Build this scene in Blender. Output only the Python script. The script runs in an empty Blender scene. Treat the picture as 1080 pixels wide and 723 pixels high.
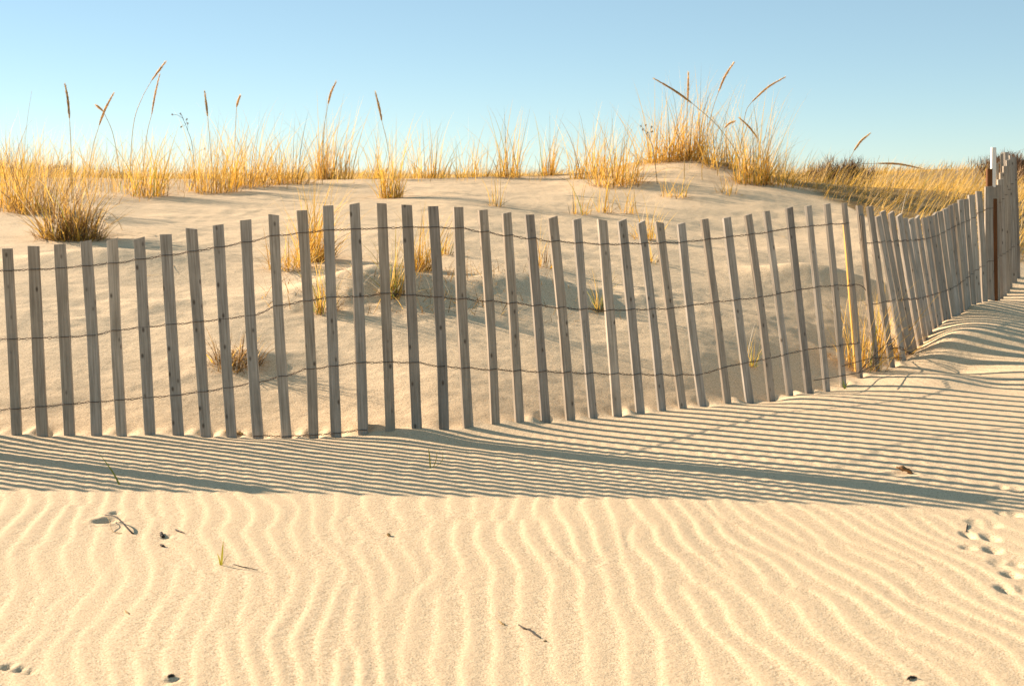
import bpy, math, random
import numpy as np
from mathutils import Vector, Matrix

random.seed(7)
RNG = np.random.default_rng(11)
R = math.radians
scene = bpy.context.scene
COL = scene.collection

# ------------------------------------------------------------------ camera
F_PX = 1500.0                 # focal length in pixels of the 1080 px wide photograph
HC = 0.95                     # eye height above the sand at the fence
PITCH = math.atan(176.5 / F_PX)
cam_d = bpy.data.cameras.new('camera')
cam = bpy.data.objects.new('camera', cam_d)
COL.objects.link(cam)
cam_d.sensor_width = 36.0
cam_d.lens = 36.0 * F_PX / 1080.0
cam.location = (0, 0, HC)
cam.rotation_euler = (math.pi / 2 - PITCH, 0, 0)
cam_d.clip_start = 0.05
cam_d.clip_end = 2000
cam_d.dof.use_dof = True
cam_d.dof.focus_distance = 5.6
cam_d.dof.aperture_fstop = 11
scene.camera = cam

# ------------------------------------------------------------------ light
SUN_EL = 19.0
SUN_AZ = -59.3                # clockwise from +Y (the view direction)
L = Vector((math.cos(R(SUN_EL)) * math.sin(R(SUN_AZ)),
            math.cos(R(SUN_EL)) * math.cos(R(SUN_AZ)), math.sin(R(SUN_EL))))
world = bpy.data.worlds.new('World')
scene.world = world
world.use_nodes = True
nt = world.node_tree
sky = nt.nodes.new('ShaderNodeTexSky')
sky.sky_type = 'NISHITA'
sky.sun_disc = False
sky.sun_elevation = R(SUN_EL)
sky.sun_rotation = R(SUN_AZ)
sky.air_density = 0.75
sky.dust_density = 0.0
sky.altitude = 1500
sky.ozone_density = 1.8
bg = nt.nodes['Background']
wb = nt.nodes.new('ShaderNodeMix')          # white balance of the sky light
wb.data_type = 'RGBA'
wb.blend_type = 'MULTIPLY'
wb.inputs[0].default_value = 1.0
wb.inputs[7].default_value = (0.98, 1.0, 0.96, 1)
nt.links.new(sky.outputs[0], wb.inputs[6])
even = nt.nodes.new('ShaderNodeMix')        # a constant pale blue blended in weakens the sky gradient
even.data_type = 'RGBA'
even.inputs[0].default_value = 0.36
even.inputs[7].default_value = (3.8, 5.5, 5.8, 1)
nt.links.new(wb.outputs[2], even.inputs[6])
nt.links.new(even.outputs[2], bg.inputs[0])
bg.inputs[1].default_value = 0.05
sun_d = bpy.data.lights.new('sun', 'SUN')
sun = bpy.data.objects.new('sun', sun_d)
COL.objects.link(sun)
sun_d.energy = 5.0
sun_d.angle = R(0.5)
sun_d.color = (1.0, 0.81, 0.62)
sun.rotation_euler = (-L).to_track_quat('-Z', 'Y').to_euler()
sun.location = L * 40
vs = scene.view_settings
vs.view_transform = 'Standard'
vs.look = 'None'
vs.gamma = 1
vs.use_curve_mapping = False
vs.exposure = 1.52

# ------------------------------------------------------------------ helpers
CP, SP = math.cos(PITCH), math.sin(PITCH)


def ray(px, py):
    u = (px - 540.0) / F_PX
    v = (361.5 - py) / F_PX
    return np.array([u, CP + v * SP, -SP + v * CP])


def P(px, py, Y):
    """world point at world distance Y seen at photograph pixel (px, py)"""
    d = ray(px, py)
    return np.array([0, 0, HC]) + d * (Y / d[1])


def fade(t):
    return t * t * t * (t * (t * 6 - 15) + 10)


def pn(x, y, seed=0):
    """2-D Perlin noise, about -0.7..0.7"""
    r = np.random.default_rng(seed)
    perm = r.permutation(256)
    ang = r.random(256) * 2 * np.pi
    gx, gy = np.cos(ang), np.sin(ang)
    xi = np.floor(x).astype(int); yi = np.floor(y).astype(int)
    xf = x - xi; yf = y - yi

    def g(ix, iy, dx, dy):
        h = perm[(perm[ix & 255] + iy) & 255]
        return gx[h] * dx + gy[h] * dy
    a = g(xi, yi, xf, yf); b = g(xi + 1, yi, xf - 1, yf)
    c = g(xi, yi + 1, xf, yf - 1); d = g(xi + 1, yi + 1, xf - 1, yf - 1)
    u, v = fade(xf), fade(yf)
    return (a * (1 - u) + b * u) * (1 - v) + (c * (1 - u) + d * u) * v


def sstep(a, b, x):
    t = np.clip((x - a) / (b - a), 0, 1)
    return t * t * (3 - 2 * t)


def new_mat(name):
    m = bpy.data.materials.new(name)
    m.use_nodes = True
    n = m.node_tree.nodes
    return m, n, m.node_tree.links, n['Principled BSDF']


def mesh_obj(name, verts, faces, mat, parent=None, smooth=False, colors=None):
    me = bpy.data.meshes.new(name)
    me.from_pydata([tuple(map(float, v)) for v in verts], [], [tuple(int(i) for i in f) for f in faces])
    if smooth:
        me.polygons.foreach_set('use_smooth', [True] * len(me.polygons))
    if colors is not None:
        at = me.color_attributes.new('tint', 'FLOAT_COLOR', 'POINT')
        at.data.foreach_set('color', np.asarray(colors, dtype=np.float32).ravel())
    me.materials.append(mat)
    o = bpy.data.objects.new(name, me)
    COL.objects.link(o)
    if parent is not None:
        o.parent = parent
    return o


def tag(o, label, cat, group=None):
    o['label'] = label
    o['category'] = cat
    if group:
        o['group'] = group
    return o


def thing(name, loc, label, cat, group=None):
    o = bpy.data.objects.new(name, None)
    o.empty_display_size = 0.05
    o.location = tuple(float(v) for v in loc)
    COL.objects.link(o)
    return tag(o, label, cat, group)


def tube(path, radii, sides=6, cap=True):
    """verts, faces of a tube along a path"""
    path = np.asarray(path, float)
    n = len(path)
    radii = np.broadcast_to(np.asarray(radii, float), (n,))
    tang = np.gradient(path, axis=0)
    tang /= np.linalg.norm(tang, axis=1)[:, None] + 1e-12
    ref = np.array([0.13, 0.31, 0.94]) if abs(tang[0][2]) < 0.8 else np.array([0.9, 0.4, 0.1])
    V, Fc = [], []
    for i in range(n):
        a = np.cross(tang[i], ref); a /= np.linalg.norm(a)
        b = np.cross(tang[i], a)
        for k in range(sides):
            w = 2 * math.pi * k / sides
            V.append(path[i] + radii[i] * (math.cos(w) * a + math.sin(w) * b))
    for i in range(n - 1):
        for k in range(sides):
            k2 = (k + 1) % sides
            Fc.append((i * sides + k, i * sides + k2, (i + 1) * sides + k2, (i + 1) * sides + k))
    if cap:
        Fc.append(tuple(range(sides))[::-1])
        Fc.append(tuple((n - 1) * sides + k for k in range(sides)))
    return V, Fc


def smooth_path(pts, n):
    """Catmull-Rom through points, n samples"""
    p = np.asarray(pts, float)
    p = np.vstack([2 * p[0] - p[1], p, 2 * p[-1] - p[-2]])
    m = len(p) - 3
    out = []
    for s in np.linspace(0, m - 1e-9, n):
        i = int(s); t = s - i
        a, b, c, d = p[i], p[i + 1], p[i + 2], p[i + 3]
        out.append(0.5 * (2 * b + (c - a) * t + (2 * a - 5 * b + 4 * c - d) * t * t + (3 * b - a - 3 * c + d) * t ** 3))
    return np.array(out)


# ------------------------------------------------------------------ the fence line, read off as foot and top of every slat
ROLL_ONE = [((7.7, 262), (17.4, 457.6)), ((35.3, 259.3), (45.3, 458.4)), ((63, 257.3), (73.2, 458.4)),
    ((90.6, 254), (101, 458.4)), ((118.5, 252.3), (129, 457)), ((146.8, 251), (158.4, 458)),
    ((174.7, 247), (188.3, 458.4)), ((201.8, 241), (217, 459)), ((230, 237), (244.8, 460)),
    ((259, 231.8), (273, 461.5)), ((288.6, 226.3), (303.3, 462)), ((318.4, 221.7), (329.7, 461.5)),
    ((346, 216.7), (354.8, 460)), ((373.8, 214.7), (382.3, 455.5)), ((402.5, 214.3), (411.4, 451)),
    ((428.8, 216), (439.3, 451)), ((456.7, 217.4), (467.2, 448.7)), ((483, 218.2), (494.3, 448.7)),
    ((509, 221.3), (521.4, 446.8)), ((534, 224.4), (547.5, 445)), ((558.2, 226.3), (574.9, 442.9)),
    ((582.6, 229), (600.8, 442.9)), ((608.2, 231), (626, 441.7)), ((634.9, 231.8), (650.8, 439.4)),
    ((655.8, 232.2), (674.8, 435.1)), ((676, 234), (697.3, 433.2)), ((695, 234.5), (720, 430.5)),
    ((718.2, 235.6), (741.8, 427)), ((742.6, 231), (767, 425.8)), ((766.2, 229.4), (791, 424.7)),
    ((788.7, 226.3), (813, 423)), ((808, 222.5), (833, 420)), ((832, 219), (853.4, 417.3)),
    ((852.2, 217), (872, 412.6)), ((872, 215), (889, 408.8)), ((890.2, 214), (906.8, 399.9))]
T2 = [(906, 216.6), (917, 217.5), (925.5, 228), (930.5, 222.8), (939.3, 224), (948, 226.8), (954.2, 229.8),
      (960.5, 230.6), (967, 228.5), (974.6, 229.5), (980, 228), (985.4, 225.3), (990.4, 223), (996.5, 220),
      (1002, 216.5), (1007, 214.3), (1012.7, 210.5), (1018, 209.9), (1024.2, 205.5), (1032, 201.7)]
B2 = [(924, 391), (940.6, 386.5), (952, 379.6), (959.7, 374), (965, 371), (971.3, 366), (976, 359), (981, 352.5),
      (986, 346), (990.5, 342.5), (996, 339), (1001, 336.5), (1006, 334.5), (1010, 332.5), (1014, 330), (1018, 327),
      (1022, 324.5), (1026.4, 321.7), (1032, 319.5), (1037.5, 318.4)]
ROLL_TWO = list(zip(T2, B2)) + [((1043, 196.6), (1045, 317.9)), ((1048.2, 197.2), (1050, 317.7)),
    ((1052, 195), (1054.5, 316)), ((1055, 189), (1058, 314)), ((1058, 182), (1061, 309.5)),
    ((1061.5, 175), (1064, 304.5)), ((1065, 168), (1068, 299.5)), ((1068, 166), (1072, 297.3))]
ROLL_END = [((1051.6, 172), (1056.5, 309)), ((1056.4, 161.6), (1060, 306)), ((1061, 160.5), (1064.5, 302)),
            ((1065.4, 163.8), (1069, 297))]
KX = [-900, 0, 480, 560, 700, 810, 890, 925, 950, 975, 1000, 1030, 1045, 1060, 1072, 1100]
KY = [5.17, 5.17, 5.24, 5.42, 5.78, 6.12, 6.5, 6.83, 7.1, 7.36, 7.62, 7.93, 8.08, 8.42, 8.8, 9.5]


def fence_Y(px):
    return float(np.interp(px, KX, KY))


# slats that stand left of the frame and still throw the shadows seen on the sand
OUT = []
for k in range(1, 25):
    OUT.append(((7.7 - 27.7 * k + random.uniform(-3, 3), 262 + 1.45 * k + random.uniform(-2, 2)),
                (17.4 - 27.8 * k, 457.6)))
ROLL_ONE = OUT[::-1] + ROLL_ONE

# ------------------------------------------------------------------ terrain
BACK = 1.38                   # stretch of the dune's depth behind the fence


def back_Y(px, Y):
    yf = fence_Y(px)
    return yf + (Y - yf) * BACK if Y > yf else Y


ctrl = []
for x in (-14, -9, -5, -2.5, -1, 0, 1, 2.5, 5, 9, 14):
    for y in (-6, 0, 1.5, 3, 4.3):
        ctrl.append((x, y, 0.0))
for t, b in ROLL_ONE[::3] + ROLL_TWO[::2]:
    ctrl.append(tuple(P(b[0], b[1], fence_Y(b[0]))))
for x in np.arange(-2.6, 1.9, .35):
    yf = float(np.interp(x, [-2.3, -.16, .13, .42, .71, 1.03, 1.34, 1.65, 1.78], [5.17, 5.27, 5.46, 5.65, 5.84, 6.06, 6.33, 6.69, 6.89]))
    for d in (.12, .45, .95):
        if yf - d > 4.45:
            ctrl.append((x, yf - d, -.006))
for x, y, z in [(2.2, 6.9, .005), (2.2, 6.4, .0), (2.2, 5.8, 0), (2.2, 5.2, 0), (2.8, 6.4, .0), (2.8, 5.8, 0), (2.8, 5.2, 0), (3.5, 6, 0), (3.5, 5.2, 0), (5, 6, 0)]:
    ctrl.append((x, y, z))
for px, py, Y in [(1000, 353, 7.15), (1000, 395, 6.55), (1080, 400, 6.45), (1080, 363, 7.0), (1080, 331, 7.75), (1080, 312, 8.3), (1150, 312, 8.3),
                  (1150, 400, 6.45), (1300, 400, 6.45), (1300, 300, 8.6), (1110, 285, 9.3)]:
    ctrl.append(tuple(P(px, py, Y)))
# the line of the fence foot on the ground and, behind it, the base on which the dune face is raised
LX = np.array([-30, -6, -.16, .13, .42, .71, 1.03, 1.34, 1.65, 1.76, 1.95, 2.14, 2.34, 2.60, 2.72, 2.92, 3.12, 6, 30])
LY = np.array([5.17, 5.17, 5.27, 5.45, 5.65, 5.84, 6.06, 6.33, 6.66, 6.83, 7.1, 7.36, 7.62, 7.93, 8.08, 8.42, 8.8, 11, 12])
_lx = np.linspace(-31, 31, 6201)
_ly = np.convolve(np.pad(np.interp(_lx, LX, LY), 60, mode='edge'), np.hanning(121) / np.hanning(121).sum(), 'valid')
LX, LY = _lx, _ly
for x, zb in [(-4, 0), (-2.5, 0), (-1.2, 0), (0, 0), (.8, 0), (1.5, 0), (2.0, 0.04), (2.4, .16), (2.8, .23), (3.4, .27), (5, .2)]:
    for d in (.5, 1.4, 3.0):
        ctrl.append((x, float(np.interp(x, LX, LY)) + d, zb))
ctrl = np.array(ctrl)
for x, y, z in [(-14, 8, 0), (-14, 15, 0), (14, 8, .1), (14, 15, .1), (-14, 20, 0), (0, 20, 0), (14, 20, 0), (-6, 13, 0), (0, 14, 0), (5, 16, 0)]:
    ctrl = np.vstack([ctrl, (x, y, z)])


def tps_kernel(r2):
    return np.where(r2 > 0, 0.5 * r2 * np.log(r2 + 1e-12), 0)


n_c = len(ctrl)
d2 = (ctrl[:, None, 0] - ctrl[None, :, 0]) ** 2 + (ctrl[:, None, 1] - ctrl[None, :, 1]) ** 2
A = np.zeros((n_c + 3, n_c + 3))
A[:n_c, :n_c] = tps_kernel(d2) + np.eye(n_c) * 0.002
A[:n_c, n_c] = 1; A[:n_c, n_c + 1:] = ctrl[:, :2]
A[n_c:, :n_c] = A[:n_c, n_c:].T
W = np.linalg.solve(A, np.concatenate([ctrl[:, 2], np.zeros(3)]))


def tps(x, y):
    out = np.full(x.shape, W[n_c]) + W[n_c + 1] * x + W[n_c + 2] * y
    for i in range(n_c):
        out += W[i] * tps_kernel((x - ctrl[i, 0]) ** 2 + (y - ctrl[i, 1]) ** 2)
    return out


def axis(parts):
    out = [parts[0][0]]
    for a, b, s0, s1 in parts:
        v, n = a, 0
        # geometric blend of the step from s0 to s1
        steps = []
        while v < b:
            f = (v - a) / (b - a)
            s = s0 * (s1 / s0) ** f
            v += s
            steps.append(v)
        sc = (b - a) / (steps[-1] - a)
        out += [a + (q - a) * sc for q in steps]
    return np.array(out)


gx = axis([(-400, -14, 40, 1.2), (-14, -3.6, 1.2, 0.05), (-3.6, -1.95, 0.05, 0.0105), (-1.95, -1.5, 0.0105, 0.0065), (-1.5, 1.75, 0.0065, 0.0065), (1.75, 2.7, 0.0065, 0.0105),
           (2.7, 4.2, 0.0105, 0.05), (4.2, 14, 0.05, 1.2), (14, 400, 1.2, 40)])
gy = axis([(-60, 0, 12, 0.4), (0, 2.3, 0.4, 0.0105), (2.3, 5.9, 0.0105, 0.0105), (5.9, 7.6, 0.0105, 0.02),
           (7.6, 15, 0.02, 0.07), (15, 30, 0.07, 0.8), (30, 900, 0.8, 50)])
GX, GY = np.meshgrid(gx, gy, indexing='xy')


def far_ground(x, y):
    u = x / np.maximum(y, 1)
    side = np.maximum(sstep(.17, .3, u), .75 * sstep(.24, .36, -u))
    z = 0.58 + 0.10 * pn(x / 9, y / 9, 3) * sstep(16, 30, y)
    z += sstep(14, 34, y) * (0.26 + side * 0.34 * (0.6 + pn(x / 7 + 3.1, y / 15, 4)))
    z += 0.18 * sstep(40, 120, y) * (.4 + side) + 0.5 * sstep(150, 500, y)
    return z


w_far = np.maximum(sstep(13.8, 17, GY - 1.0 * sstep(.4, 1.2, GX)), sstep(8, 13, np.abs(GX)) * sstep(4.5, 9, GY))
inside = (np.abs(GX) <= 14.5) & (GY <= 20.5) & (GY >= -7)
Zb = np.zeros_like(GX)
Zb[inside] = tps(GX[inside], GY[inside])
Zb *= (1 - sstep(9, 14, np.abs(GX))) * (1 - sstep(16, 20, GY))
D = GY - np.interp(GX, LX, LY)
D = D + .28 * pn(GX / 1.9, GY / 2.4, 51) * sstep(.3, 1.5, D)
FACE = np.interp(D, [-1, 0, .3, .9, 1.6, 2.4, 4, 6, 8, 10], [0, 0, .066, .185, .305, .42, .605, .80, .935, .955])
k3 = np.ones(9) / 9
for _ in range(2):
    FACE = np.apply_along_axis(lambda c: np.convolve(np.pad(c, 4, mode='edge'), k3, 'valid'), 0, FACE)
FACE *= 1 - .17 * sstep(2.0, 3.6, GX) * sstep(4, 6.5, D)
FACE += .035 * sstep(.25, 1.1, GX) * (1 - sstep(1.6, 2.4, GX)) * sstep(.0, 1.1, D) * (1 - sstep(1.1, 3.2, D))
FACE *= 1 - .08 * sstep(1.75, 2.5, GX) * (1 - sstep(3.0, 5.0, D))
FACE *= 1 - sstep(9, 14, np.abs(GX))


def bumpat(x, y, rx, ry, h):
    return h * np.exp(-(((GX - x) / rx) ** 2 + ((GY - y) / ry) ** 2))


FACE += bumpat(1.63, 13.6, .68, 1.0, .165)           # the mound on the crest
FACE += bumpat(-1.14, 6.05, .2, .12, .035)
FACE += bumpat(-.72, 7.2, .34, .22, .135)           # the hummock the grass holds behind the slats
FACE += bumpat(.05, 7.35, .35, .18, .085)
FACE += bumpat(1.80, 8.35, .38, .20, .115)            # a low lip near the yellow post
FACE += bumpat(-2.25, 8.0, .45, .26, .09)
ZG = (Zb + FACE) * (1 - w_far) + far_ground(GX, GY) * w_far

# where the foot of the fence runs, as depth over X
fx = [P(b[0], b[1], fence_Y(b[0]))[0] for t, b in ROLL_ONE + ROLL_TWO]
fy = [fence_Y(b[0]) for t, b in ROLL_ONE + ROLL_TWO]
o_ = np.argsort(fx)
FXs, FYs = np.array(fx)[o_], np.array(fy)[o_]
FY = np.interp(GX, np.concatenate([[-30], FXs, [30]]), np.concatenate([[5.17], FYs, [12]]))
behind = sstep(-0.03, 0.25, GY - FY)

# gentle wind-worn unevenness
ZG += 0.010 * pn(GX / 0.9, GY / 1.3, 5) * (1 - w_far)
ZG += behind * (1 - w_far) * (0.019 * pn(GX / 0.55 + 0.3 * GY, GY / 0.40, 6) + (0.35 + 1.3 * np.clip(pn(GX / .8, GY / .6, 71) + .3, 0, 1)) * (0.0085 * pn(GX / 0.21 + 1.2 * GY, GY / 0.17, 7) + 0.0036 * pn(GX / 0.09, GY / 0.08, 72))
                              + 0.0016 * pn(GX / 0.055, GY / 0.05, 8))
# trodden, hummocky patch below the grass in the middle and along the crest
patch = np.exp(-(((GX + 0.6) / 0.5) ** 2 + ((GY - 6.95) / 0.3) ** 2))
patch = np.maximum(patch, 0.8 * np.exp(-(((GX - 0.55) / 0.7) ** 2 + ((GY - 7.5) / 0.25) ** 2)))
ZG += patch * (0.014 * pn(GX / 0.15, GY / 0.12, 9) + 0.010 * pn(GX / 0.07, GY / 0.06, 10))


# wind ripples: band-passed noise with a drifting direction, so that crests fork and end as real ones do
def ripple_field():
    N = 1024
    cell = 0.006
    r = np.random.default_rng(23)
    w = r.normal(size=(N, N))
    k = np.fft.fftfreq(N, cell)
    KXx, KYy = np.meshgrid(k, k, indexing='xy')
    k0 = 1 / 0.064
    filt = np.exp(-((KXx - k0) ** 2) / (2 * (2.2) ** 2) - (KYy ** 2) / (2 * (1.5) ** 2))
    z = np.fft.ifft2(np.fft.fft2(w) * filt)
    amp = np.abs(z); amp /= amp.mean()
    return np.angle(z), amp, cell, N


ph, am, cell, NR = ripple_field()
rip = (GY > 1.2) & (GY < 7.2) & (np.abs(GX) < 4.2)
x, y = GX[rip], GY[rip]
ux = x + np.where(x > 0, 0.15, 0.03) * x * (y - 3.6) + 0.02 * (y - 3.5) + 0.27 * (y - 3.6) * sstep(.1, -.9, x) + 0.055 * pn(x / 0.6, y / 0.5, 61) + 0.026 * pn(x / 0.26, y / 0.30, 13)
uy = y
fi = np.mod(ux / cell + 600, NR); fj = np.mod(uy / cell, NR)
i0 = fi.astype(int); j0 = fj.astype(int); i1 = (i0 + 1) % NR; j1 = (j0 + 1) % NR
a_, b_ = fi - i0, fj - j0
cz = am * np.exp(1j * ph)
cv = (cz[j0, i0] * (1 - a_) + cz[j0, i1] * a_) * (1 - b_) + (cz[j1, i0] * (1 - a_) + cz[j1, i1] * a_) * b_
phs, amp = np.angle(cv), np.clip(np.abs(cv), 0, 1.25)
t = np.mod(phs / (2 * np.pi), 1.0)
peak = 0.23
prof = np.where(t < peak, 0.5 - 0.5 * np.cos(np.pi * t / peak), 0.5 + 0.5 * np.cos(np.pi * (t - peak) / (1 - peak)))
mod = 0.85 + 0.45 * pn(x / 1.1 + 9, y / 0.9, 14)
rough = np.clip(0.55 + 0.45 * amp, 0, 1.1) * np.clip(mod, 0.35, 1.1)
front = 1 - sstep(-0.35, -0.02, y - FY[rip])
dist_fall = 1 - 0.62 * sstep(4.1, 5.3, y)
right_fall = 1 - 0.42 * sstep(0.9, 2.0, x)
RIP = np.zeros_like(GX)
RIP[rip] = 0.0025 * prof * rough * front * dist_fall * right_fall
ZG += RIP
crest_attr = np.zeros_like(GX)
crest_attr[rip] = prof * front * np.clip(rough, 0, 1)

# scour holes at the foot of each slat and low tongues of sand between them
for (t_, b_2) in ROLL_ONE + ROLL_TWO[:20]:
    p = P(b_2[0], b_2[1], fence_Y(b_2[0]))
    m = (np.abs(GX - p[0]) < 0.16) & (np.abs(GY - p[1]) < 0.25)
    r2 = ((GX[m] - p[0] - 0.008) / 0.032) ** 2 + ((GY[m] - p[1] - 0.035) / 0.05) ** 2
    ZG[m] -= random.uniform(0.0, 0.018) * np.exp(-r2)
    r2 = ((GX[m] - p[0] - 0.048) / 0.026) ** 2 + ((GY[m] - p[1] - 0.045) / 0.055) ** 2
    ZG[m] += random.uniform(-0.003, 0.012) * np.exp(-r2)

_lnx, _lny = gx, gy


def ground(x, y):
    i = int(np.clip(np.searchsorted(gx, x) - 1, 0, len(gx) - 2)); j = int(np.clip(np.searchsorted(gy, y) - 1, 0, len(gy) - 2))
    a = (x - gx[i]) / (gx[i + 1] - gx[i]); b = (y - gy[j]) / (gy[j + 1] - gy[j])
    return (ZG[j, i] * (1 - a) + ZG[j, i + 1] * a) * (1 - b) + (ZG[j + 1, i] * (1 - a) + ZG[j + 1, i + 1] * a) * b


def ground_v(x, y):
    i = np.clip(np.searchsorted(gx, x) - 1, 0, len(gx) - 2); j = np.clip(np.searchsorted(gy, y) - 1, 0, len(gy) - 2)
    a = (x - gx[i]) / (gx[i + 1] - gx[i]); b = (y - gy[j]) / (gy[j + 1] - gy[j])
    return (ZG[j, i] * (1 - a) + ZG[j, i + 1] * a) * (1 - b) + (ZG[j + 1, i] * (1 - a) + ZG[j + 1, i + 1] * a) * b


def hit(px, py, y0=2.0, y1=40.0):
    """the ground point seen at a photograph pixel"""
    prev = None
    for Y in np.geomspace(y0, min(y1, 15.0), 900):
        p = P(px, py, Y)
        g = ground(p[0], p[1])
        if p[2] <= g:
            return np.array([p[0], p[1], g])
    return hit(px, py + 1.0, y0, y1)


# footprints at the right edge: pairs of pits with pushed-up rims
def dent(px, py, rx, ry, depth, rim=0.1):
    p = hit(px, py)
    m = (np.abs(GX - p[0]) < 0.25) & (np.abs(GY - p[1]) < 0.3)
    r2 = ((GX[m] - p[0]) / rx) ** 2 + ((GY[m] - p[1]) / ry) ** 2
    ZG[m] += depth * (-np.exp(-r2 ** 1.3) + rim * np.exp(-(np.sqrt(r2) - 1.45) ** 2 / 0.18))


for px, py in [(1030, 551), (1046, 553), (1022, 564), (1045, 567), (1021, 578), (1046, 580), (1055, 593), (1072, 595),
               (1066, 607), (1061, 622), (1079, 623), (1056, 541), (1070, 543), (1036, 525), (1045, 525), (1058, 514), (1072, 517)]:
    dent(px + random.uniform(-1, 1), py, random.uniform(.014, .022), random.uniform(.02, .035), random.uniform(.006, .011))
for px, py in [(182, 716), (20, 706), (30, 708), (8, 703), (176, 566), (121, 541)]:
    dent(px, py, .012, .016, .008)
# little wind scour and tail behind the bent reed and the dry leaf
dent(112, 549, .03, .03, .012, .3)
dent(950, 500, .04, .03, .005, .6)

nx, ny = len(gx), len(gy)
verts = np.stack([GX, GY, ZG], -1).reshape(-1, 3).astype(np.float32)
idx = np.arange(nx * ny).reshape(ny, nx)
quads = np.stack([idx[:-1, :-1], idx[:-1, 1:], idx[1:, 1:], idx[1:, :-1]], -1).reshape(-1, 4).astype(np.int32)
SL = np.array([hit(a, c) for a, c in [(800, 194), (840, 203), (870, 212), (900, 222), (930, 240), (980, 262), (1040, 280)]])
SLX, SLY = np.maximum.accumulate(SL[:, 0]), SL[:, 1]
me = bpy.data.meshes.new('sand')
me.vertices.add(len(verts)); me.vertices.foreach_set('co', verts.ravel())
me.loops.add(quads.size); me.loops.foreach_set('vertex_index', quads.ravel())
me.polygons.add(len(quads)); me.polygons.foreach_set('loop_start', np.arange(0, quads.size, 4, dtype=np.int32))
me.polygons.foreach_set('use_smooth', np.ones(len(quads), dtype=bool))
me.update(calc_edges=True)
# coarse grains gather in the ripple troughs, litter of dead grass covers the back dunes
at = me.attributes.new('coarse', 'FLOAT', 'POINT')
at.data.foreach_set('value', (1 - crest_attr).astype(np.float32).ravel())
veg = np.maximum(sstep(14.3, 15.8, GY + 0.8 * pn(GX / .7, GY / .7, 31)),
                 sstep(0, .8, (GY - np.interp(GX, np.concatenate([[-9, SLX[0] - .3], SLX, [9]]), np.concatenate([[14, 13], SLY, [12]]))) + 0.6 * pn(GX / .5, GY / .5, 32)))
at = me.attributes.new('litter', 'FLOAT', 'POINT')
at.data.foreach_set('value', veg.astype(np.float32).ravel())

m_sand, n, lk, bsdf = new_mat('dune_sand')
tc = n.new('ShaderNodeTexCoord')


def noise(n, lk, vec, scale, detail=3, rough=0.55):
    q = n.new('ShaderNodeTexNoise'); q.inputs['Scale'].default_value = scale
    q.inputs['Detail'].default_value = detail; q.inputs['Roughness'].default_value = rough
    lk.new(vec, q.inputs['Vector'])
    return q


def ramp(n, lk, fac, stops):
    q = n.new('ShaderNodeValToRGB')
    e = q.color_ramp.elements
    e[0].position, e[0].color = stops[0][0], (*stops[0][1], 1)
    e[1].position, e[1].color = stops[-1][0], (*stops[-1][1], 1)
    for pos, c in stops[1:-1]:
        k = e.new(pos); k.color = (*c, 1)
    lk.new(fac, q.inputs[0])
    return q


def mix(n, lk, fac, a, b, mode='MIX'):
    q = n.new('ShaderNodeMix'); q.data_type = 'RGBA'; q.blend_type = mode
    for sock, v in ((q.inputs[0], fac), (q.inputs[6], a), (q.inputs[7], b)):
        if isinstance(v, (int, float)):
            sock.default_value = v
        elif isinstance(v, tuple):
            sock.default_value = (*v, 1)
        else:
            lk.new(v, sock)
    return q.outputs[2]


def math_n(n, lk, op, a, b=0.0):
    q = n.new('ShaderNodeMath'); q.operation = op
    for s, v in ((q.inputs[0], a), (q.inputs[1], b)):
        if isinstance(v, (int, float)):
            s.default_value = v
        else:
            lk.new(v, s)
    return q.outputs[0]


obj_v = tc.outputs['Object']
big = noise(n, lk, obj_v, 1.7, 4)
fine = noise(n, lk, obj_v, 230, 2, .7)
grain = noise(n, lk, obj_v, 420, 1, .6)
base = ramp(n, lk, big.outputs[0], [(0.3, (0.60, 0.438, 0.275)), (0.7, (0.66, 0.492, 0.315))])
coarse = n.new('ShaderNodeAttribute'); coarse.attribute_name = 'coarse'
litter = n.new('ShaderNodeAttribute'); litter.attribute_name = 'litter'
speck = ramp(n, lk, fine.outputs[0], [(0.34, (0.33, 0.235, 0.15)), (0.47, (0.61, 0.46, 0.285)), (0.66, (0.74, 0.59, 0.41))])
c1 = mix(n, lk, math_n(n, lk, 'MULTIPLY_ADD', coarse.outputs['Fac'], 0.62), base.outputs[0], speck.outputs[0])
lit_n = noise(n, lk, obj_v, 5.0, 6, .7)
lit_c = ramp(n, lk, lit_n.outputs[0], [(0.3, (0.10, 0.065, 0.03)), (0.5, (0.26, 0.17, 0.07)), (0.68, (0.42, 0.31, 0.16))])
c2 = mix(n, lk, litter.outputs['Fac'], c1, lit_c.outputs[0])
lk.new(c2, bsdf.inputs['Base Color'])
bsdf.inputs['Roughness'].default_value = 0.95
bsdf.inputs['Specular IOR Level'].default_value = 0.15
bsum = math_n(n, lk, 'ADD', math_n(n, lk, 'MULTIPLY', fine.outputs[0], 0.7), math_n(n, lk, 'MULTIPLY', grain.outputs[0], 0.3))
bstr = math_n(n, lk, 'ADD', math_n(n, lk, 'MULTIPLY', coarse.outputs['Fac'], 0.30), 0.22)
bump = n.new('ShaderNodeBump'); bump.inputs['Distance'].default_value = 0.004
lk.new(bstr, bump.inputs['Strength']); lk.new(bsum, bump.inputs['Height'])
mid = noise(n, lk, obj_v, 38, 3, .6)
bump2 = n.new('ShaderNodeBump'); bump2.inputs['Distance'].default_value = 0.01; bump2.inputs['Strength'].default_value = 0.22
lk.new(mid.outputs[0], bump2.inputs['Height']); lk.new(bump.outputs[0], bump2.inputs['Normal'])
lk.new(bump2.outputs[0], bsdf.inputs['Normal'])
me.materials.append(m_sand)
sand = bpy.data.objects.new('sand', me)
COL.objects.link(sand)
sand['kind'] = 'structure'

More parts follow.
